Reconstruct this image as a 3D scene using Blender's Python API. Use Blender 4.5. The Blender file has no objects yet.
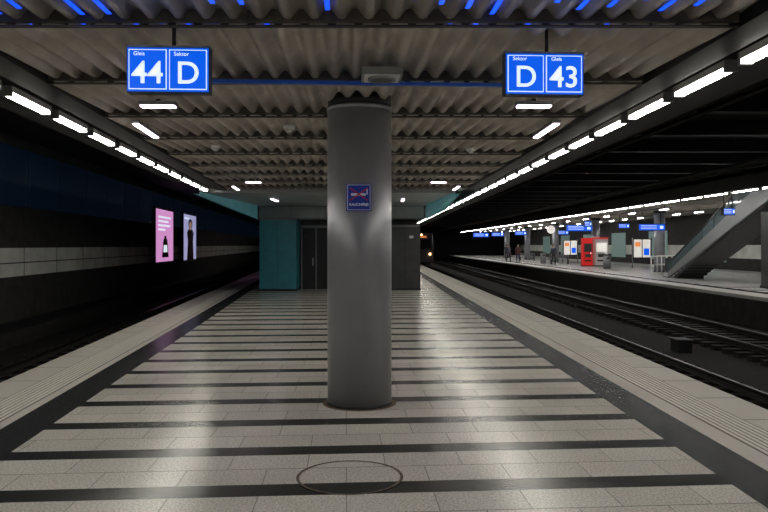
import bpy, math, random
from mathutils import Vector, Matrix
random.seed(7)
SL, SR, SC = -0.0917, -0.0139, -0.0528     # plan slopes of the left track, right track, platform axis
def L(o,y): return o+SL*y
def R(o,y): return o+SR*y
def C(o,y): return o+SC*y
YAWL, YAWR, YAWC = math.atan(-SL), math.atan(-SR), math.atan(-SC)
bpy.context.scene.view_settings.view_transform='Standard'

# ---------------------------------------------------------------- materials
def mat(name, col, rough=.5, metal=0., emis=None, es=0., noise=0., nscale=20., bump=0., spec=.5, bscale=None):
    m=bpy.data.materials.new(name); m.use_nodes=True
    nt=m.node_tree; b=nt.nodes['Principled BSDF']
    b.inputs['Base Color'].default_value=(*col,1); b.inputs['Roughness'].default_value=rough
    b.inputs['Metallic'].default_value=metal; b.inputs['Specular IOR Level'].default_value=spec
    if emis:
        b.inputs['Emission Color'].default_value=(*emis,1); b.inputs['Emission Strength'].default_value=es
    tc=nt.nodes.new('ShaderNodeTexCoord')
    n=nt.nodes.new('ShaderNodeTexNoise'); n.inputs['Scale'].default_value=nscale; n.inputs['Detail'].default_value=4
    nt.links.new(tc.outputs['Object'],n.inputs['Vector'])
    if noise>0:
        r=nt.nodes.new('ShaderNodeValToRGB')
        r.color_ramp.elements[0].position=.3; r.color_ramp.elements[1].position=.7
        r.color_ramp.elements[0].color=(*[max(0,c*(1-noise)) for c in col],1)
        r.color_ramp.elements[1].color=(*[min(1,c*(1+noise)) for c in col],1)
        nt.links.new(n.outputs['Fac'],r.inputs['Fac']); nt.links.new(r.outputs['Color'],b.inputs['Base Color'])
    if bump>0:
        bp=nt.nodes.new('ShaderNodeBump'); bp.inputs['Strength'].default_value=bump; bp.inputs['Distance'].default_value=.02
        nt.links.new(n.outputs['Fac'],bp.inputs['Height']); nt.links.new(bp.outputs['Normal'],b.inputs['Normal'])
    return m

def tile_mat():
    m=bpy.data.materials.new('granite_striped_tiles'); m.use_nodes=True; nt=m.node_tree; N=nt.nodes; K=nt.links
    b=N['Principled BSDF']; tc=N.new('ShaderNodeTexCoord'); sx=N.new('ShaderNodeSeparateXYZ'); K.new(tc.outputs['Object'],sx.inputs[0])
    def M(op,a,c=None,d=None):
        n=N.new('ShaderNodeMath'); n.operation=op
        for i,v in enumerate((a,c,d)):
            if v is None: continue
            if isinstance(v,(int,float)): n.inputs[i].default_value=v
            else: K.new(v,n.inputs[i])
        return n.outputs[0]
    X,Y=sx.outputs[0],sx.outputs[1]
    t=M('ADD',Y,M('MULTIPLY',X,-.072)); s=M('ADD',X,M('MULTIPLY',Y,.0528))
    P=.958
    tp=M('DIVIDE',M('SUBTRACT',t,5.05-.12-20*P),P)
    u=M('FRACT',tp); dark=M('LESS_THAN',u,.25)
    j1=M('LESS_THAN',M('ABSOLUTE',M('SUBTRACT',u,.625)),.007)
    j2=M('LESS_THAN',M('ABSOLUTE',M('SUBTRACT',u,.25)),.006)
    row=M('FLOOR',M('MULTIPLY',M('SUBTRACT',u,.25),2.6666))
    trow=M('ADD',M('MULTIPLY',M('FLOOR',tp),3),row)
    sp=M('ADD',M('DIVIDE',s,.6),M('MULTIPLY',M('MODULO',M('ABSOLUTE',trow),2),.5))
    j3=M('LESS_THAN',M('FRACT',sp),.012)
    joint=M('MAXIMUM',M('MAXIMUM',j1,j2),j3)
    cv=N.new('ShaderNodeCombineXYZ'); K.new(M('FLOOR',sp),cv.inputs[0]); K.new(trow,cv.inputs[1])
    wn=N.new('ShaderNodeTexWhiteNoise'); wn.noise_dimensions='2D'; K.new(cv.outputs[0],wn.inputs['Vector'])
    n1=N.new('ShaderNodeTexNoise'); n1.inputs['Scale'].default_value=60; n1.inputs['Detail'].default_value=4; K.new(tc.outputs['Object'],n1.inputs['Vector'])
    n2=N.new('ShaderNodeTexNoise'); n2.inputs['Scale'].default_value=.9; n2.inputs['Detail'].default_value=2; K.new(tc.outputs['Object'],n2.inputs['Vector'])
    rmp=N.new('ShaderNodeValToRGB'); rmp.color_ramp.elements[0].position=.36; rmp.color_ramp.elements[1].position=.62
    rmp.color_ramp.elements[0].color=(.50,.475,.43,1); rmp.color_ramp.elements[1].color=(.84,.81,.74,1)
    K.new(n1.outputs['Fac'],rmp.inputs['Fac'])
    var=M('ADD',M('MULTIPLY',wn.outputs['Value'],.14),M('ADD',.76,M('MULTIPLY',n2.outputs['Fac'],.25)))
    mx=N.new('ShaderNodeVectorMath'); mx.operation='SCALE'; K.new(rmp.outputs['Color'],mx.inputs[0]); K.new(var,mx.inputs['Scale'])
    def mix(f,a,c):
        n=N.new('ShaderNodeMix'); n.data_type='RGBA'; K.new(f,n.inputs['Factor'])
        if isinstance(a,tuple): n.inputs[6].default_value=a
        else: K.new(a,n.inputs[6])
        if isinstance(c,tuple): n.inputs[7].default_value=c
        else: K.new(c,n.inputs[7])
        return n.outputs[2]
    c1=mix(dark,mx.outputs[0],(.022,.024,.026,1)); 
    jl=M('MULTIPLY',joint,.55)
    c2=mix(jl,c1,(.03,.028,.026,1)); K.new(c2,b.inputs['Base Color'])
    K.new(M('ADD',.19,M('MULTIPLY',n2.outputs['Fac'],.08)),b.inputs['Roughness'])
    return m

M_tile=tile_mat()
M_dark=mat('dark_granite',(.03,.032,.034),.25,noise=.4,nscale=120)
M_light=mat('light_granite_edge',(.62,.59,.54),.4,noise=.22,nscale=70)
M_opp=mat('light_granite_opposite',(.72,.71,.68),.3,noise=.12,nscale=30)
M_tact=mat('tactile_rib',(.82,.79,.72),.5,noise=.12,nscale=90)
M_conc=mat('dark_concrete',(.028,.027,.026),.8,noise=.4,nscale=3,bump=.2)
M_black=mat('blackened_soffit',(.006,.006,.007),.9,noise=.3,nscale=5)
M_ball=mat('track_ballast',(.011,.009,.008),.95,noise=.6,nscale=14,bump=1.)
M_rail=mat('rail_steel',(.11,.09,.08),.35,1.,noise=.2)
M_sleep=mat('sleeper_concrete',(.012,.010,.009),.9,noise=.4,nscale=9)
M_steel=mat('column_painted_steel',(.31,.315,.345),.36,.4,noise=.08,nscale=2.5)
M_steeld=mat('dark_steel',(.035,.037,.04),.45,.6,noise=.2,nscale=8)
M_corr=mat('corrugated_metal',(.50,.455,.395),.38,.25,noise=.2,nscale=2.5)
M_joist=mat('joist_steel',(.07,.065,.058),.5,.2,noise=.2)
M_close=mat('rib_end_closer',(.13,.12,.105),.6,.1,noise=.2)
M_beam=mat('black_beam',(.010,.010,.011),.5,.2,noise=.2)
M_white=mat('white_enamel',(.75,.75,.73),.4,noise=.04)
M_grey=mat('grey_enamel',(.22,.23,.24),.45,noise=.08)
M_midgrey=mat('charcoal_panel',(.055,.058,.06),.4,.2,noise=.15,nscale=4)
M_teal=mat('teal_panel',(.04,.30,.37),.35,noise=.12,nscale=3)
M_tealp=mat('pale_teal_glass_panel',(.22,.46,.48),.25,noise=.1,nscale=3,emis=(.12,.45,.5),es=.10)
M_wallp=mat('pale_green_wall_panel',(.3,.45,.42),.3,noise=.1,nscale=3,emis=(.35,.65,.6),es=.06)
M_soff=mat('pale_soffit',(.42,.47,.47),.4,noise=.08,nscale=4)
M_lamp=mat('lamp_tube_glow',(.9,.9,.85),.4,emis=(1.,.965,.86),es=33)
M_lampf=mat('far_lamp_glow',(.9,.9,.85),.4,emis=(1.,.96,.92),es=42)
M_lampp=mat('pinkish_lamp_glow',(.9,.85,.9),.4,emis=(1.,.80,.95),es=8)
M_blue=mat('sign_blue_lit',(.0,.03,.3),.3,emis=(.0,.10,.78),es=1.0)
M_bluedim=mat('blue_enamel',(.01,.06,.30),.4,emis=(.01,.09,.5),es=.08)
M_bluesheen=mat('blue_sheen_glow',(.0,.03,.4),.3,emis=(.004,.05,.75),es=2.2)  # glow of the added strips that imitate reflected blue on the ribs
M_signw=mat('sign_white_lit',(.9,.9,.9),.4,emis=(.80,.92,1.),es=.85)
M_plate=mat('navy_plate',(.008,.035,.22),.35,noise=.05,emis=(.005,.02,.25),es=.15)  # slight emission added so the plate reads brighter
M_plw=mat('plate_white',(.85,.87,.95),.5)
M_plr=mat('plate_red',(.5,.02,.08),.5)
M_band=mat('pale_wall_band',(.66,.68,.63),.45,noise=.2,nscale=1.5)
M_wallsheen=mat('blue_sheen_wall_panel',(.015,.032,.07),.22,noise=.4,nscale=1.2,emis=(.02,.06,.14),es=.03)  # bluish reflected glow on the upper wall, put into colour and emission
M_pink=mat('poster_pink',(.8,.45,.75),.4,emis=(.80,.34,.72),es=.75,noise=.1,nscale=1.)
M_lil=mat('poster_lilac',(.6,.6,.8),.4,emis=(.42,.42,.72),es=.7,noise=.1,nscale=1.)
M_ink=mat('poster_ink',(.04,.02,.07),.5)
M_pskin=mat('poster_skin_print',(.6,.4,.35),.5,emis=(.6,.35,.3),es=.4)
M_red=mat('red_enamel',(.7,.02,.02),.35,emis=(1,.03,.02),es=.2)
M_screen=mat('lit_case',(.9,.9,.85),.4,emis=(1.,.93,.85),es=.5)
M_orange=mat('orange_panel',(.8,.3,.08),.4,emis=(1.,.30,.1),es=.5)
M_head=mat('headlight_glow',(1,.8,.5),.3,emis=(1.,.5,.2),es=9)
M_redl=mat('red_signal_glow',(1,.1,.05),.3,emis=(1.,.05,.02),es=8)
M_glass=mat('balustrade_glass',(.10,.13,.14),.08,noise=.05)
M_rubber=mat('black_rubber',(.01,.01,.01),.4)
M_trainm=mat('train_paint',(.06,.06,.07),.35,noise=.1)
M_skin=mat('skin',(.45,.27,.2),.5); M_hair=mat('hair',(.03,.02,.015),.6)
M_rust=mat('grout_brown',(.13,.09,.055),.8,noise=.4,nscale=30)

# ---------------------------------------------------------------- mesh builder
class B:
    def __init__(s): s.v=[]; s.f=[]; s.m=[]; s.sm=[]; s.mats=[]
    def mi(s,m):
        if m not in s.mats: s.mats.append(m)
        return s.mats.index(m)
    def quad(s,pts,m,smooth=False):
        n=len(s.v); s.v+= [tuple(p) for p in pts]; s.f.append(tuple(range(n,n+len(pts)))); s.m.append(s.mi(m)); s.sm.append(smooth)
    def hexa(s,p,m):   # p: bottom 4 ccw, top 4 ccw
        n=len(s.v); s.v+=[tuple(q) for q in p]; k=s.mi(m)
        for f in ((3,2,1,0),(4,5,6,7),(0,1,5,4),(1,2,6,5),(2,3,7,6),(3,0,4,7)):
            s.f.append(tuple(n+i for i in f)); s.m.append(k); s.sm.append(False)
    def box(s,c,d,m,yaw=0,pitch=0):
        R_=Matrix.Rotation(yaw,3,'Z')@Matrix.Rotation(pitch,3,'X'); c=Vector(c); P=[]
        for z in (-.5,.5):
            for x,y in ((-.5,-.5),(.5,-.5),(.5,.5),(-.5,.5)):
                P.append(c+R_@Vector((x*d[0],y*d[1],z*d[2])))
        s.hexa(P,m)
    def run(s,o0,o1,y0,y1,z0,z1,fn,m,fn2=None):
        fn2=fn2 or fn
        P=[]
        for z in (z0,z1): P+=[(fn(o0,y0),y0,z),(fn2(o1,y0),y0,z),(fn2(o1,y1),y1,z),(fn(o0,y1),y1,z)]
        s.hexa(P,m)
    def cyl(s,p0,p1,r,m,n=16,r2=None,caps=True):
        p0=Vector(p0);p1=Vector(p1);r2=r if r2 is None else r2
        d=(p1-p0).normalized(); a=d.orthogonal().normalized(); b=d.cross(a); k=len(s.v); mi=s.mi(m)
        for p,rr in ((p0,r),(p1,r2)):
            for i in range(n):
                t=2*math.pi*i/n; s.v.append(tuple(p+a*math.cos(t)*rr+b*math.sin(t)*rr))
        for i in range(n):
            j=(i+1)%n; s.f.append((k+i,k+j,k+n+j,k+n+i)); s.m.append(mi); s.sm.append(True)
        if caps:
            s.f.append(tuple(k+n-1-i for i in range(n))); s.m.append(mi); s.sm.append(False)
            s.f.append(tuple(k+n+i for i in range(n))); s.m.append(mi); s.sm.append(False)
    def ring(s,c,r0,r1,z,m,n=64):
        for i in range(n):
            a=2*math.pi*i/n; b=2*math.pi*(i+1)/n
            s.quad([(c[0]+r0*math.cos(a),c[1]+r0*math.sin(a),z),(c[0]+r1*math.cos(a),c[1]+r1*math.sin(a),z),
                    (c[0]+r1*math.cos(b),c[1]+r1*math.sin(b),z),(c[0]+r0*math.cos(b),c[1]+r0*math.sin(b),z)],m)
    def done(s,name,parent=None):
        me=bpy.data.meshes.new(name); me.from_pydata(s.v,[],s.f)
        for m in s.mats: me.materials.append(m)
        for p,k,q in zip(me.polygons,s.m,s.sm): p.material_index=k; p.use_smooth=q
        me.update(); o=bpy.data.objects.new(name,me); bpy.context.collection.objects.link(o)
        if parent: o.parent=parent
        return o
def empty(name,loc,yaw=0):
    e=bpy.data.objects.new(name,None); e.location=loc; e.rotation_euler=(0,0,yaw); e.empty_display_size=.2
    bpy.context.collection.objects.link(e); return e
def text(name,body,size,loc,m,parent,bold=.0,align='CENTER'):
    c=bpy.data.curves.new(name,'FONT'); c.body=body; c.size=size; c.align_x=align; c.align_y='CENTER'; c.offset=bold; c.extrude=.001
    c.materials.append(m); o=bpy.data.objects.new(name,c); o.location=loc; o.rotation_euler=(math.pi/2,0,0); o.parent=parent
    bpy.context.collection.objects.link(o); return o

Y0,Y1=-7.,120.
# ---------------------------------------------------------------- platform floor
b=B()
def strip(o0,f0,o1,f1,m,ya=Y0,yb=Y1,z=0.):
    b.quad([(f0(o0,ya),ya,z),(f1(o1,ya),ya,z),(f1(o1,yb),yb,z),(f0(o0,yb),yb,z)],m)
strip(-3.92,L,-2.93,L,M_light); strip(-2.93,L,-2.52,L,M_dark); strip(-2.52,L,2.54,R,M_tile); strip(2.54,R,2.96,R,M_dark); strip(2.96,R,4.06,R,M_light)
b.quad([(L(-3.92,Y0),Y0,-1.05),(L(-3.92,Y0),Y0,0),(L(-3.92,Y1),Y1,0),(L(-3.92,Y1),Y1,-1.05)],M_conc)
b.quad([(R(4.06,Y0),Y0,-1.05),(R(4.06,Y1),Y1,-1.05),(R(4.06,Y1),Y1,0),(R(4.06,Y0),Y0,0)],M_conc)
b.done('floor')
b=B()
for fn,a,sg in ((L,-3.44,1),(R,3.19,1)):
    b.run(a-.02,a+.40,Y0,Y1,0.,.0015,fn,M_close)
    for i in range(7): b.run(a+i*.057,a+i*.057+.036,Y0,Y1,0.0015,.006,fn,M_tact)
b.done('tactile_paving')
b=B()
for k in range(-6,120):
    y=k*1.0
    b.run(-3.92,-3.46,y,y+.012,0,.0012,L,M_close); b.run(3.60,4.06,y,y+.012,0,.0012,R,M_close)
b.done('trim_slab_joints')
# track bed, walls, tunnel ceiling
b=B(); b.quad([(-25,Y0,-1.05),(30,Y0,-1.05),(30,Y1,-1.05),(-25,Y1,-1.05)],M_ball); b.done('floor_track_bed')
b=B(); b.run(-8.5,-8.2,Y0,Y1,-1.05,4.7,L,M_conc); b.run(-8.2,-8.17,Y0,Y1,.85,1.62,L,M_band)
b.run(-8.2,-8.05,Y0,Y1,2.75,4.3,L,M_wallsheen); b.run(-8.2,-8.1,Y0,Y1,-.55,-.35,L,M_steeld)
for k in range(0,45): b.run(-8.17,-8.165,k*2.5,k*2.5+.03,.85,1.62,L,M_conc); b.run(-8.05,-8.045,k*2.5,k*2.5+.04,2.75,4.3,L,M_beam)
b.run(-8.17,-8.165,Y0,Y1,1.2,1.23,L,M_conc)
b.done('wall_left')
b=B(); b.run(24.5,24.8,Y0,Y1,-1.05,4.7,R,M_conc); b.run(24.47,24.5,Y0,Y1,.8,1.7,R,M_band)
for k in range(8): b.run(24.42,24.47,30+k*10,34+k*10,.5,2.9,R,M_wallp)
b.done('wall_right')
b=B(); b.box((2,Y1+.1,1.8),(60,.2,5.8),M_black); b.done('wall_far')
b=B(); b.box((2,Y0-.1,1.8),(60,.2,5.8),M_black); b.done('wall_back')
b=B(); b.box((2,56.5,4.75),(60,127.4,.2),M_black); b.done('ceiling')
b=B()
for o,z,r in ((5.6,4.1,.07),(6.1,4.15,.05),(10.6,4.0,.09),(11.6,4.1,.05)):
    b.cyl((R(o,Y0),Y0,z),(R(o,Y1),Y1,z),r,M_beam,8)
for k in range(0,34):
    y=2+k*3.0; b.run(4.6,24.4,y,y+.3,4.3,4.65,R,M_beam)
b.done('trim_tunnel_beams')

# ---------------------------------------------------------------- tracks
def track(off,fn):
    b=B()
    for s in (-.7175,.7175):
        o=off+s
        b.run(o-.036,o+.036,Y0,Y1,-.80,-.765,fn,M_rail); b.run(o-.01,o+.01,Y0,Y1,-.9,-.80,fn,M_sleep); b.run(o-.07,o+.07,Y0,Y1,-.92,-.9,fn,M_sleep)
    k=Y0+.3
    while k<Y1-1:
        b.run(off-1.25,off+1.25,k,k+.24,-1.05,-.92,fn,M_sleep); k+=.62
    b.done('railway_track')
track(-5.6,L); track(5.8,R); track(10.1,R)
b=B()
for o,y in ((7.6,13.2),(8.1,11.4),(7.9,18.5)):
    b.box((R(o,y),y,-.9),(.35,.5,.3),M_steeld); b.box((R(o,y),y,-.73),(.4,.55,.05),M_steeld)
b.done('trackside_cable_box')

# ---------------------------------------------------------------- corrugated ceiling
b=B(); P=.185; n=8; pitch=1.75; gap=.06
for k in range(-5,9):
    ya=4.95+k*pitch+gap/2; yb=ya+pitch-gap; ym=(ya+yb)/2
    s0=-2.60+(SL-SC)*ym; s1=2.60+(SR-SC)*ym; cnt=int((s1-s0)/P*n)
    mi=b.mi(M_corr); base=len(b.v)
    for i in range(cnt+1):
        s=s0+i*P/n; ph=2*math.pi*i/n; w=math.sin(ph); w=math.copysign(abs(w)**.6,w)
        z=.036*w
        b.v.append((C(s,ya),ya,3.25+z)); b.v.append((C(s,yb),yb,3.285+z))
    for i in range(cnt):
        q=base+2*i; b.f.append((q,q+1,q+3,q+2)); b.m.append(mi); b.sm.append(True)
o=b.done('ceiling_corrugated'); sd=o.modifiers.new('thickness','SOLIDIFY'); sd.thickness=.006; sd.offset=1
b=B()
for k in range(-5,9):
    y=4.95+k*pitch
    x0=L(-2.5,y); x1=R(2.5,y)
    cx=(x0+x1)/2; ln=x1-x0
    b.box((cx,y,3.203),(ln,.03,.016),M_joist)
    b.box((cx,y,3.33),(ln,.05,.2),M_close)
b.run(-3.05,3.05,Y0,19.65,3.51,3.60,L,M_black,R)
b.done('trim_ceiling_joists')
b=B()
b.run(-2.78,-2.50,Y0,19.65,3.19,3.5,L,M_beam); b.run(2.50,2.78,Y0,19.65,3.19,3.5,R,M_beam)
b.run(-3.9,-2.78,Y0,19.65,3.40,3.5,L,M_black); b.run(2.78,4.0,Y0,60,3.40,3.5,R,M_black)
b.run(2.50,2.78,27.4,60,3.19,3.5,R,M_beam)
b.done('trim_edge_beams')

# ---------------------------------------------------------------- lamp rows
def lamps(fn,off,ys,ye,z=3.18,glow=M_lamp,pit=1.27,ln=.98,w=.085,up=.22):
    b=B(); y=ys
    b.run(off-.05,off+.05,ys-.3,ye,z+.07,z+.11,fn,M_beam)
    while y<ye:
        b.run(off-w/2,off+w/2,y,y+ln,z-.02,z+.03,fn,glow)
        for s in (-1,1): b.run(off+s*(w/2+.006)-.006,off+s*(w/2+.006)+.006,y-.02,y+ln+.02,z+.01,z+.07,fn,M_white)
        b.run(off-w/2-.01,off+w/2+.01,y-.05,y,z-.03,z+.07,fn,M_grey); b.run(off-w/2-.01,off+w/2+.01,y+ln,y+ln+.05,z-.03,z+.07,fn,M_grey)
        for q in range(1,6):
            b.run(off-w/2-.004,off+w/2+.004,y+q*ln/6,y+q*ln/6+.010,z-.026,z+.02,fn,M_grey)
        b.run(off-.02,off+.02,y+ln/2,y+ln/2+.04,z+.11,z+up,fn,M_beam)
        y+=pit
    return b.done('fluorescent_lamp_row')
lamps(L,-3.03,-4.4,19.0); lamps(R,2.99,-4.1,58)
lamps(R,13.7,8,112,z=3.7,glow=M_lampf,pit=2.2,ln=1.9,w=.09,up=.27)

def ceiling_light(loc,d,yaw,tilt=0):
    e=empty('added_soffit_light',loc,yaw)
    b=B(); b.box((0,0,.02),(d[0]+.03,d[1]+.03,.04),M_grey); b.box((0,0,-.008),(d[0],d[1],.016),M_lampp)
    b.box((0,0,.05),(.04,.04,.04),M_beam)
    b.done('housing',e)
for dy in (0,9.0,-9.0):
    for sg in (-1,1):
        y=7.4+dy
        ceiling_light((C(sg*(1.93+.04*dy*.5),y),y,3.13),(.34,.10),YAWC)
        y=8.95+dy
        ceiling_light((C(sg*(2.48+.03*dy),y),y,3.12),(.06,1.1),(YAWL,YAWR)[sg>0])

e=empty('ceiling_speaker',(-.02,6.2,3.165),YAWC); b=B()
b.box((0,0,.0),(.34,.34,.06),M_grey); b.box((0,0,-.032),(.30,.30,.006),M_white); b.cyl((0,0,-.035),(0,0,-.05),.12,M_grey,24); b.cyl((0,0,-.05),(0,0,-.052),.09,M_midgrey,24); b.box((0,0,.04),(.06,.06,.04),M_beam); b.done('housing',e)
for x,y in ((-2.55,10.9),(1.35,11.2),(-1.2,9.1)):
    e=empty('smoke_detector',(x,y,3.16)); b=B(); b.cyl((0,0,.05),(0,0,0),.07,M_white,16); b.cyl((0,0,0),(0,0,-.035),.05,M_white,16,.03); b.done('housing',e)
b=B(); y=6.60; b.box((((L(-1.1,y)+R(2.0,y))/2-.2),y,3.18),(3.0,.05,.03),M_bluedim,yaw=math.atan(.06)); b.done('blue_cable_channel')
# added emissive strips in the grooves, standing in for blue reflections on the ribs
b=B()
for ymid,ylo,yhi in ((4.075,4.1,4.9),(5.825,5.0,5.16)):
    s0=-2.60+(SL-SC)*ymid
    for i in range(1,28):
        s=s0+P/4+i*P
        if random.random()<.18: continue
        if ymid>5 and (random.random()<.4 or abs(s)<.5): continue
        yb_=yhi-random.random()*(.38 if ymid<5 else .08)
        b.run(s-.016,s+.016,ylo,yb_,3.262,3.268,C,M_bluesheen)
b.done('added_blue_sheen_strips')

# ---------------------------------------------------------------- hanging platform signs
def sign(loc,order,w,h,yaw):
    e=empty('platform_number_sign',loc,yaw)
    b=B(); b.box((0,0.05,0),(w,.10,h),M_steeld); 
    b.box((0,.05,h/2+.005),(w+.01,.11,.012),M_grey)
    b.cyl((w*.05,.05,h/2),(w*.05,.05,h/2+.26),.014,M_beam,8)
    b.box((0,-.001,0),(w-.01,.004,h-.01),M_blue)
    for i in (-1,1):
        cx=i*w*.243; sw=w*.455; sh=h*.88
        b.box((cx,-.004,0),(sw,.008,sh),M_signw)
        b.box((cx,-.008,0),(sw-.012,.008,sh-.012),M_blue)
    b.done('lightbox',e)
    for i,tx in zip((-1,1),order):
        cx=i*w*.243
        text('glyph',tx,.215,(cx,-.014,-.03),M_signw,e,bold=.002)
        text('caption','Gleis' if len(tx)>1 else 'Sektor',.038,(cx-.095,-.014,.105),M_signw,e,align='LEFT')
sign((-1.478,4.93,2.90),('44','D'),.56,.31,YAWC)
sign((1.16,5.2,2.935),('D','43'),.575,.30,YAWC)

# ---------------------------------------------------------------- column
CX,CY,CR=-.264,7.76,.345
e=empty('steel_column',(CX,CY,0)); b=B()
b.cyl((0,0,0.012),(0,0,3.17),CR,M_steel,96); b.cyl((0,0,3.17),(0,0,3.30),CR-.006,M_steeld,96)
b.cyl((0,0,3.13),(0,0,3.17),CR+.004,M_steel,96); b.cyl((0,0,0),(0,0,.03),CR+.006,M_steeld,96)
b.cyl((0,0,0),(0,0,.004),CR+.05,M_rust,96); b.done('shaft',e)
e=empty('no_smoking_sign',(CX+.005,CY-CR-.006,2.19),0); b=B()
b.box((0,0,0),(.257,.01,.278),M_plate)
for x,z,w,h in ((0,.128,.235,.006),(0,-.128,.235,.006),(.116,0,.006,.256),(-.116,0,.006,.256)): b.box((x,-.006,z),(w,.002,h),M_plw)
b.box((-.005,-.006,.03),(.15,.002,.026),M_plw); b.box((.085,-.006,.06),(.014,.002,.06),M_plw)
def bar(x0,z0,x1,z1,w,m,y):
    d=Vector((x1-x0,0,z1-z0)); n_=Vector((-d.z,0,d.x)).normalized()*w/2; p=Vector((x0,y,z0)); q=Vector((x1,y,z1))
    b.quad([p+n_,p-n_,q-n_,q+n_],m)
bar(-.09,-.03,.09,.095,.014,M_plr,-.0085); bar(-.09,.095,.09,-.03,.014,M_plr,-.0086)
b.done('plate',e); text('caption','RAUCHFREI',.038,(0,-.008,-.075),M_plw,e,bold=.0015)
b=B(); b.ring((-.25,5.28),.368,.384,.003,M_rust); b.ring((-.25,5.28),.384,.390,.003,M_dark); b.done('manhole_cover')

# ---------------------------------------------------------------- stair enclosure
e=empty('stairwell_enclosure',(0,27.2,0)); b=B()
def bx(x0,x1,ya,yb,z0,z1,m): b.box(((x0+x1)/2,(ya+yb)/2,(z0+z1)/2),(x1-x0,yb-ya,z1-z0),m)
bx(-4.5,1.3,1.0,24,0,3.45,M_midgrey)
bx(-4.60,-3.25,-.6,1.2,0,2.66,M_teal); bx(-4.62,-3.23,-.62,1.0,0,.08,M_steeld); bx(-3.93,-3.92,-.605,-.6,.08,2.66,M_steeld)
bx(-4.62,-3.23,-.62,1.,2.62,2.68,M_grey)
bx(-3.2,-2.05,.6,1.0,0,2.4,M_steeld)
for x in (-3.2,-2.64,-2.08): bx(x,x+.05,.5,.62,0,2.4,M_grey)
bx(-3.2,-2.03,.5,.62,2.36,2.46,M_grey); bx(-2.75,-2.72,.53,.56,.9,1.2,M_white)
bx(.22,1.36,-.2,1.0,0,2.45,M_midgrey); bx(.22,1.36,-.22,-.2,2.38,2.45,M_grey); bx(.78,.80,-.21,-.2,0.1,2.38,M_steeld); bx(.2,1.38,-.22,1,0,.08,M_steeld)
bx(.95,1.1,-.215,-.2,1.95,2.05,M_white)
bx(-2.0,.2,.9,1.,0,2.45,M_steeld)
bx(-4.7,1.5,-.15,1.,2.68,3.15,M_soff); bx(-4.72,1.52,-.17,-.15,2.68,2.72,M_grey)
for x in (-3.5,-2.2,-.9,.4): bx(x,x+.02,-.16,-.15,2.72,3.15,M_grey)
b.done('enclosure_block',e)
b=B()
b.hexa([(-5.06,19.75,3.16),(1.95,19.75,3.16),(1.5,27.,3.16),(-4.7,27.,3.16),(-5.06,19.75,3.26),(1.95,19.75,3.26),(1.5,27,3.26),(-4.7,27,3.26)],M_soff)
for sx,a,c,o in ((-1,-5.06,-4.72,-.95),(1,1.95,1.56,.75)):
    b.quad([(a,19.75,3.2),(c,26.9,3.2),(c,26.9,2.66),(a,19.75,3.10)],M_tealp)
    b.quad([(a,19.75,3.10),(c,26.9,2.66),(c+o,26.9,3.02),(a+o*.2,19.75,3.12)],M_tealp)
    b.quad([(c,26.9,2.66),(c,26.9,3.3),(c+o,26.9,3.3),(c+o,26.9,3.02)],M_soff)
b.box((-1.5,19.72,3.2),(6.9,.05,.14),M_grey,yaw=0)
b.done('ceiling_soffit')
for x in (-3.5,-1.45,.6):  # added lamps that brighten the soffit and fascia
    e=empty('added_soffit_light',(x,23,3.135)); b=B(); b.box((0,0,0),(.08,1.2,.03),M_lampp); b.box((0,0,.015),(.12,1.26,.018),M_grey); b.done('housing',e)

# ---------------------------------------------------------------- posters on left wall
def poster(y0,y1,z0,z1,m,kind):
    b=B(); o=-8.04; W=y1-y0; H=z1-z0; cnt=[0]
    b.run(o,o+.10,y0-.12,y1+.12,z0-.12,z1+.12,L,M_steeld); b.run(o+.10,o+.115,y0,y1,z0,z1,L,m)
    def poly(pts,mm):
        cnt[0]+=1; oo=o+.116+.002*cnt[0]
        b.quad([(L(oo,y0+u*W),y0+u*W,z0+v*H) for u,v in pts],mm)
    def ell(cu,cv,ru,rv,mm): poly([(cu+ru*math.cos(t*math.pi/10),cv+rv*math.sin(t*math.pi/10)) for t in range(20)],mm)
    if kind==0:
        for i,(a,c) in enumerate(((.12,.85),(.12,.7),(.12,.8),(.12,.5))):
            v=.84-i*.08; poly([(a,v),(c,v),(c,v+.035),(a,v+.035)],M_signw)
        poly([(.3,.08),(.7,.08),(.62,.42),(.56,.45),(.56,.5),(.44,.5),(.44,.45),(.38,.42)],M_ink); poly([(.38,.18),(.62,.18),(.6,.32),(.4,.32)],M_signw)
    else:
        poly([(.22,0),(.78,0),(.72,.42),(.78,.6),(.66,.68),(.5,.7),(.34,.68),(.22,.6),(.30,.42)],M_ink)
        ell(.5,.80,.17,.11,M_hair); poly([(.44,.66),(.56,.66),(.55,.74),(.45,.74)],M_pskin); ell(.5,.78,.11,.075,M_pskin)
        poly([(.06,.9),(.4,.9),(.4,.93),(.06,.93)],M_signw)
    b.done('advertising_poster')
poster(35.3,39.4,.85,3.5,M_pink,0); poster(42.6,46.8,.8,3.55,M_lil,1)

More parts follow.
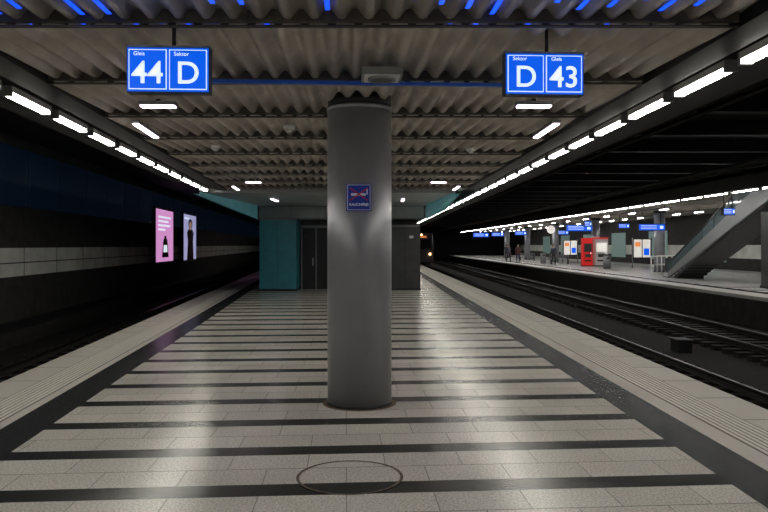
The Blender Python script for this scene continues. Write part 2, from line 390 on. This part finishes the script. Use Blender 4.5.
# ---------------------------------------------------------------- opposite platform
b=B(); b.run(12.6,13.5,Y0,Y1,-1.05,0,R,M_opp); b.run(13.5,24.4,Y0,Y1,-1.05,-.001,R,M_opp); b.run(13.6,14.0,Y0,Y1,-.001,.003,R,M_dark)
b.run(12.58,12.6,Y0,Y1,-1.05,-.12,R,M_conc)
k=Y0+1
while k<Y1-1: b.run(14.0,21.5,k,k+.25,-.001,.003,R,M_dark); k+=.96
b.done('floor_opposite_platform')
b=B(); b.run(13.3,23.5,5,Y1-1,3.98,4.2,R,M_steeld); b.run(13.2,13.35,5,Y1-1,3.7,4.2,R,M_beam)
k=6
while k<Y1-2: b.run(13.4,23.4,k,k+.12,3.86,3.98,R,M_corr); k+=1.75
b.done('ceiling_opposite_platform')
lamps(R,19.8,8,112,z=3.7,glow=M_lampf,pit=3.2,ln=1.2,up=.27,w=.10)
lamps(R,16.4,40,112,z=3.7,glow=M_lampf,pit=5,ln=1.2,up=.27,w=.10)
for y in (19,32,45.4,58.5,71.5,84.5,97.5):
    e=empty('platform_column',(R(18.0,y),y,0)); b=B(); b.cyl((0,0,0),(0,0,3.86),.33,M_steel,32); b.cyl((0,0,0),(0,0,.04),.36,M_steeld,32); b.cyl((0,0,3.7),(0,0,3.86),.37,M_steeld,32); b.done('shaft',e)

e=empty('escalator',(15.6,0,0)); b=B()
yb=37.0; yt=26.6; zt=4.6; rise=zt/(yb-yt)
def zz(y): return max(0,(yb-y)*rise)
for x in (-.75,.75):
    s=.06
    b.hexa([(x-s,yb+.5,-.0),(x+s,yb+.5,-.0),(x+s,yt,zt-.75),(x-s,yt,zt-.75),(x-s,yb+.5,.30),(x+s,yb+.5,.30),(x+s,yt,zt+.25),(x-s,yt,zt+.25)],M_grey)
    n_=9
    for i in range(n_):
        ya=yb-(yb-yt)*i/n_; yc=yb-(yb-yt)*(i+.96)/n_
        b.hexa([(x-.012,ya,zz(ya)+.25),(x+.012,ya,zz(ya)+.25),(x+.012,yc,zz(yc)+.25),(x-.012,yc,zz(yc)+.25),(x-.012,ya,zz(ya)+.95),(x+.012,ya,zz(ya)+.95),(x+.012,yc,zz(yc)+.95),(x-.012,yc,zz(yc)+.95)],M_glass)
    b.hexa([(x-.04,yb,.95),(x+.04,yb,.95),(x+.04,yt,zt+.95),(x-.04,yt,zt+.95),(x-.04,yb,1.02),(x+.04,yb,1.02),(x+.04,yt,zt+1.02),(x-.04,yt,zt+1.02)],M_rubber)
    b.box((x,yb+.45,.98),(.08,.9,.07),M_rubber); b.cyl((x,yb+.9,.98),(x,yb+.9,.35),.05,M_rubber,10); b.box((x,yb+.45,.6),(.03,.9,.7),M_glass)
st=0
while st<26:
    ya=yb-st*.4; b.box((0,ya-.2,zz(ya)+.1),(1.3,.4,.2),M_steeld); b.box((0,ya-.02,zz(ya)+.205),(1.3,.03,.012),M_grey); st+=1
b.hexa([(-.7,yb,-.0),(.7,yb,-.0),(.7,yt,zt-.8),(-.7,yt,zt-.8),(-.7,yb,.1),(.7,yb,.1),(.7,yt,zt-.5),(-.7,yt,zt-.5)],M_midgrey)
b.box((0,yb+.7,.02),(1.5,1.3,.04),M_grey)
b.box((0,28.0,1.5),(1.35,1.0,3.0),M_midgrey); b.box((0,28,.05),(1.42,1.06,.1),M_steeld)
b.done('truss',e)

def board(x,y,z,w,h,m=M_blue,name='departure_board',lines=True):
    e=empty(name,(x,y,z)); b=B(); b.box((0,.1,0),(w,.2,h),M_steeld); b.box((0,-.005,0),(w-.06,.01,h-.06),m)
    for s in (-.35,.35): b.cyl((s*w,.1,h/2),(s*w,.1,3.86-z),.025,M_beam,8)
    if lines:
        for i in range(3): b.box((-w*.12,-.012,h*.25-i*h*.22),(w*.6,.006,h*.05),M_signw)
        b.box((w*.36,-.012,0),(w*.12,.006,h*.4),M_signw)
    b.done('display',e)
board(15.6,57.5,3.05,2.1,.5); board(16.6,44.6,2.80,1.65,.42); board(17.0,51,3.05,.8,.35); board(12.9,26.9,2.95,.45,.28)
board(13.9,88,3.0,1.5,.5); board(15.,79,3.0,1.3,.45); board(13.6,101,3.1,2.2,.6)
board(13.6,48.,3.1,.5,.4)
board(18.6,75,3.0,1.3,.45)

e=empty('station_clock',(14.6,63,3.05)); b=B(); b.cyl((0,-.06,0),(0,.06,0),.38,M_steeld,32); b.cyl((0,-.07,0),(0,-.06,0),.35,M_screen,32)
b.box((0,-.075,.1),(.03,.01,.24),M_ink); b.box((.07,-.075,.0),(.18,.01,.03),M_ink); b.cyl((0,0,.38),(0,0,.81),.03,M_beam,8); b.done('dial',e)
def machine(x,y,w,h,body,front,name):
    e=empty(name,(x,y,0)); b=B(); b.box((0,.3,h/2),(w,.6,h),body); b.box((0,-.01,h*.66),(w*.8,.02,h*.3),front); b.box((0,-.012,h*.38),(w*.6,.024,h*.12),M_midgrey)
    b.box((0,-.02,h*.2),(w*.7,.04,.12),M_steeld); b.box((0,.29,h-.05),(w+.04,.66,.12),M_red); b.box((0,.3,.04),(w+.02,.62,.08),M_steeld)
    b.box((w*.3,-.02,h*.47),(.06,.03,.12),M_signw); b.done('cabinet',e)
machine(17.3,57.2,1.0,2.3,M_white,M_screen,'ticket_machine'); machine(16.2,57.2,.75,2.25,M_red,M_midgrey,'vending_machine')
for x,y in ((19.0,53),(17.6,68)):
    e=empty('information_case',(x,y,0)); b=B()
    for s in (-.7,.7): b.cyl((s,.05,0),(s,.05,2.25),.04,M_grey,10)
    b.box((0,.05,1.4),(1.35,.1,1.5),M_steeld); 
    for s in (-.32,.32): b.box((s,-.005,1.45),(.56,.01,1.3),M_screen)
    b.box((-.32,-.012,1.75),(.4,.008,.35),M_orange); b.box((.32,-.012,1.2),(.4,.008,.5),M_blue); b.done('frame',e)
for x,y in ((16.0,41.5),(17.1,43.5)):
    e=empty('guard_rail',(x,y,0)); b=B()
    for s in (-.6,0,.6): b.cyl((s,0,0),(s,0,1.05),.03,M_white,10)
    b.cyl((-.63,0,1.05),(.63,0,1.05),.03,M_white,10); b.cyl((-.6,0,.55),(.6,0,.55),.02,M_white,10); b.done('tubes',e)
for x,y in ((16.1,52.),(14.6,66)):
    e=empty('litter_bin',(x,y,0)); b=B(); b.cyl((0,0,0),(0,0,.95),.26,M_grey,20); b.cyl((0,0,.95),(0,0,1.02),.28,M_steeld,20,.2); b.box((0,-.255,.75),(.24,.02,.1),M_rubber); b.done('body',e)
for x,y in ((15.6,64.),(15.5,78)):
    e=empty('platform_bench',(x,y,0)); b=B()
    for i in range(4): b.box((0,-.18+i*.12,.45),(1.8,.09,.03),M_grey)
    for i in range(3): b.box((0,.26,.58+i*.11),(1.8,.03,.08),M_grey)
    for s in (-.75,.75): b.box((s,0,.22),(.05,.4,.44),M_steeld); b.box((s,.24,.6),(.05,.04,.5),M_steeld)
    b.done('slats',e)

# ---------------------------------------------------------------- distant train & signal
ty=88; e=empty('commuter_train',(R(5.8,ty),ty,.25),YAWR); b=B()
b.box((0,12,1.25),(2.85,24,3.3),M_trainm); b.hexa([(-1.42,-.6,-.6),(1.42,-.6,-.6),(1.42,0,-.6),(-1.42,0,-.6),(-1.3,0,2.9),(1.3,0,2.9),(1.42,.1,2.9),(-1.42,.1,2.9)],M_trainm)
b.hexa([(-1.1,-.52,1.0),(1.1,-.52,1.0),(1.1,-.3,1.0),(-1.1,-.3,1.0),(-1.05,-.24,2.1),(1.05,-.24,2.1),(1.05,0,2.1),(-1.05,0,2.1)],M_rubber)
b.box((0,-.12,2.45),(1.2,.1,.25),M_orange); b.box((0,12,-.7),(2.4,22,.5),M_steeld)
for s in (-1.,1.): b.cyl((s,-.66,.35),(s,-.55,.35),.13,M_head,16)
b.cyl((0,-.2,2.7),(0,-.05,2.7),.1,M_head,16); b.done('body',e)
e=empty('railway_signal',(L(-4.15,66)-.1,66,-1.05)); b=B(); b.cyl((0,0,0),(0,0,2.6),.06,M_steeld,10); b.box((0,0,2.75),(.3,.2,.9),M_rubber)
b.cyl((0,-.12,2.7),(0,-.1,2.7),.13,M_redl,14); b.done('mast',e)

# ---------------------------------------------------------------- people
def person(loc,yaw,jacket,trouser,step=.25,hair=M_hair):
    e=empty('person',loc,yaw)
    def skin(name,pts,edges,rad,m,sub=2):
        me=bpy.data.meshes.new(name); me.from_pydata(pts,edges,[]); o=bpy.data.objects.new(name,me); bpy.context.collection.objects.link(o); o.parent=e
        me.materials.append(m); md=o.modifiers.new('skin','SKIN'); md.use_smooth_shade=True
        for i,r in enumerate(rad): 
            sv=me.skin_vertices[0].data[i]; sv.radius=(r if isinstance(r,tuple) else (r,r)); sv.use_root=(i==0)
        if sub: ss=o.modifiers.new('sub','SUBSURF'); ss.levels=sub; ss.render_levels=sub
        return o
    m=bpy.data.materials.new('clothes'); m.use_nodes=True; nt=m.node_tree; bs=nt.nodes['Principled BSDF']; bs.inputs['Roughness'].default_value=.8
    tc=nt.nodes.new('ShaderNodeTexCoord'); sx=nt.nodes.new('ShaderNodeSeparateXYZ'); rp=nt.nodes.new('ShaderNodeValToRGB'); mr=nt.nodes.new('ShaderNodeMath'); mr.operation='DIVIDE'; mr.inputs[1].default_value=2
    nt.links.new(tc.outputs['Object'],sx.inputs[0]); nt.links.new(sx.outputs[2],mr.inputs[0]); nt.links.new(mr.outputs[0],rp.inputs[0]); nt.links.new(rp.outputs[0],bs.inputs['Base Color'])
    cr=rp.color_ramp; cr.interpolation='CONSTANT'; cr.elements[0].color=(.01,.01,.01,1); cr.elements[1].position=.05; cr.elements[1].color=(*trouser,1)
    q=cr.elements.new(.44); q.color=(*jacket,1); q=cr.elements.new(.74); q.color=(.45,.27,.2,1)
    a=step
    pts=[(0,0,.95),(0,0,1.15),(0,.01,1.36),(0,0,1.47),(0,-.01,1.56),
         (.10,0,.90),(.11,-a*.5,.50),(.11,-a*.7,.09),(.11,-a*.7-.14,.04),
         (-.10,0,.90),(-.11,a*.2,.50),(-.11,a*.9,.10),(-.11,a*.9-.13,.05),
         (.19,0,1.40),(.24,a*.3,1.12),(.25,a*.2-.08,.88),(-.19,0,1.40),(-.24,-a*.2,1.12),(-.25,-a*.5-.05,.88)]
    ed=[(0,1),(1,2),(2,3),(3,4),(0,5),(5,6),(6,7),(7,8),(0,9),(9,10),(10,11),(11,12),(2,13),(13,14),(14,15),(2,16),(16,17),(17,18)]
    rad=[(.15,.11),(.145,.11),(.17,.12),(.07,.065),(.055,.055),(.09,.09),(.065,.065),(.045,.045),(.04,.035),(.09,.09),(.065,.065),(.045,.045),(.04,.035),(.07,.07),(.05,.05),(.035,.035),(.07,.07),(.05,.05),(.035,.035)]
    skin('body',pts,ed,rad,m)
    for h,s in ((pts[15],1),(pts[18],-1)):
        x,y,z=h; P_=[(x,y,z+.01),(x,y-.01,z-.05),(x,y-.012,z-.09)]; E_=[(0,1),(1,2)]; r_=[(.022,.026),(.016,.035),(.014,.035)]
        for i,(dy,l) in enumerate(((-.03,.065),(-.01,.075),(.01,.07),(.03,.055))):
            k=len(P_); P_+=[(x,y-.012+dy,z-.10),(x-s*.004,y-.012+dy,z-.10-l*.55),(x-s*.02,y-.015+dy,z-.10-l)]; E_+=[(2,k),(k,k+1),(k+1,k+2)]; r_+=[.009,.0085,.007]
        k=len(P_); P_+=[(x,y-.045,z-.05),(x-s*.008,y-.06,z-.085)]; E_+=[(1,k),(k,k+1)]; r_+=[.011,.009]
        skin('hand',P_,E_,r_,M_skin,1)
    b=B()
    prof=[(1.52,.045,.05,0),(1.545,.058,.075,-.01),(1.58,.068,.088,-.008),(1.63,.074,.096,0),(1.68,.076,.098,.004),(1.72,.068,.088,.006),(1.75,.045,.06,.006),(1.762,.01,.015,.006)]
    n=20
    for (z0,a0,b0,o0),(z1,a1,b1,o1) in zip(prof,prof[1:]):
        for i in range(n):
            t0=2*math.pi*i/n; t1=2*math.pi*(i+1)/n
            front=math.sin((t0+t1)/2)<-.35
            mm=M_skin if (front and z1<1.70) or z1<1.59 else hair
            f=1.0 if mm is M_skin else 1.06
            b.quad([(a0*f*math.cos(t0),b0*f*math.sin(t0)+o0,z0),(a0*f*math.cos(t1),b0*f*math.sin(t1)+o0,z0),(a1*f*math.cos(t1),b1*f*math.sin(t1)+o1,z1),(a1*f*math.cos(t0),b1*f*math.sin(t0)+o1,z1)],mm,True)
    b.cyl((0,-.10,1.595),(0,-.093,1.645),.016,M_skin,8,.006)
    for s in (-1,1):
        b.box((s*.03,-.09,1.645),(.02,.008,.008),M_white); b.box((s*.03,-.095,1.645),(.008,.004,.008),M_hair); b.box((s*.078,0,1.63),(.012,.03,.05),M_skin)
    b.box((0,-.092,1.565),(.045,.008,.008),M_plr); b.done('head',e)
person((12.1,70,0),.4,(.10,.10,.13),(.03,.03,.05)); person((12.75,68.5,0),-.2,(.16,.06,.06),(.04,.05,.10),.1); person((13.6,80,0),2.8,(.05,.05,.06),(.03,.03,.03),.3)
person((14.6,62,0),.2,(.05,.06,.10),(.03,.03,.03),.15)

# ---------------------------------------------------------------- world, camera
w=bpy.data.worlds.new('world'); bpy.context.scene.world=w; w.use_nodes=True
w.node_tree.nodes['Background'].inputs[0].default_value=(.01,.012,.015,1); w.node_tree.nodes['Background'].inputs[1].default_value=.2
cam=bpy.data.cameras.new('camera'); co=bpy.data.objects.new('camera',cam); bpy.context.collection.objects.link(co)
co.location=(0,0,1.7); co.rotation_euler=(math.pi/2,0,0); cam.lens=33.75; cam.sensor_width=36; cam.shift_y=-11/768; cam.clip_end=400
bpy.context.scene.camera=co
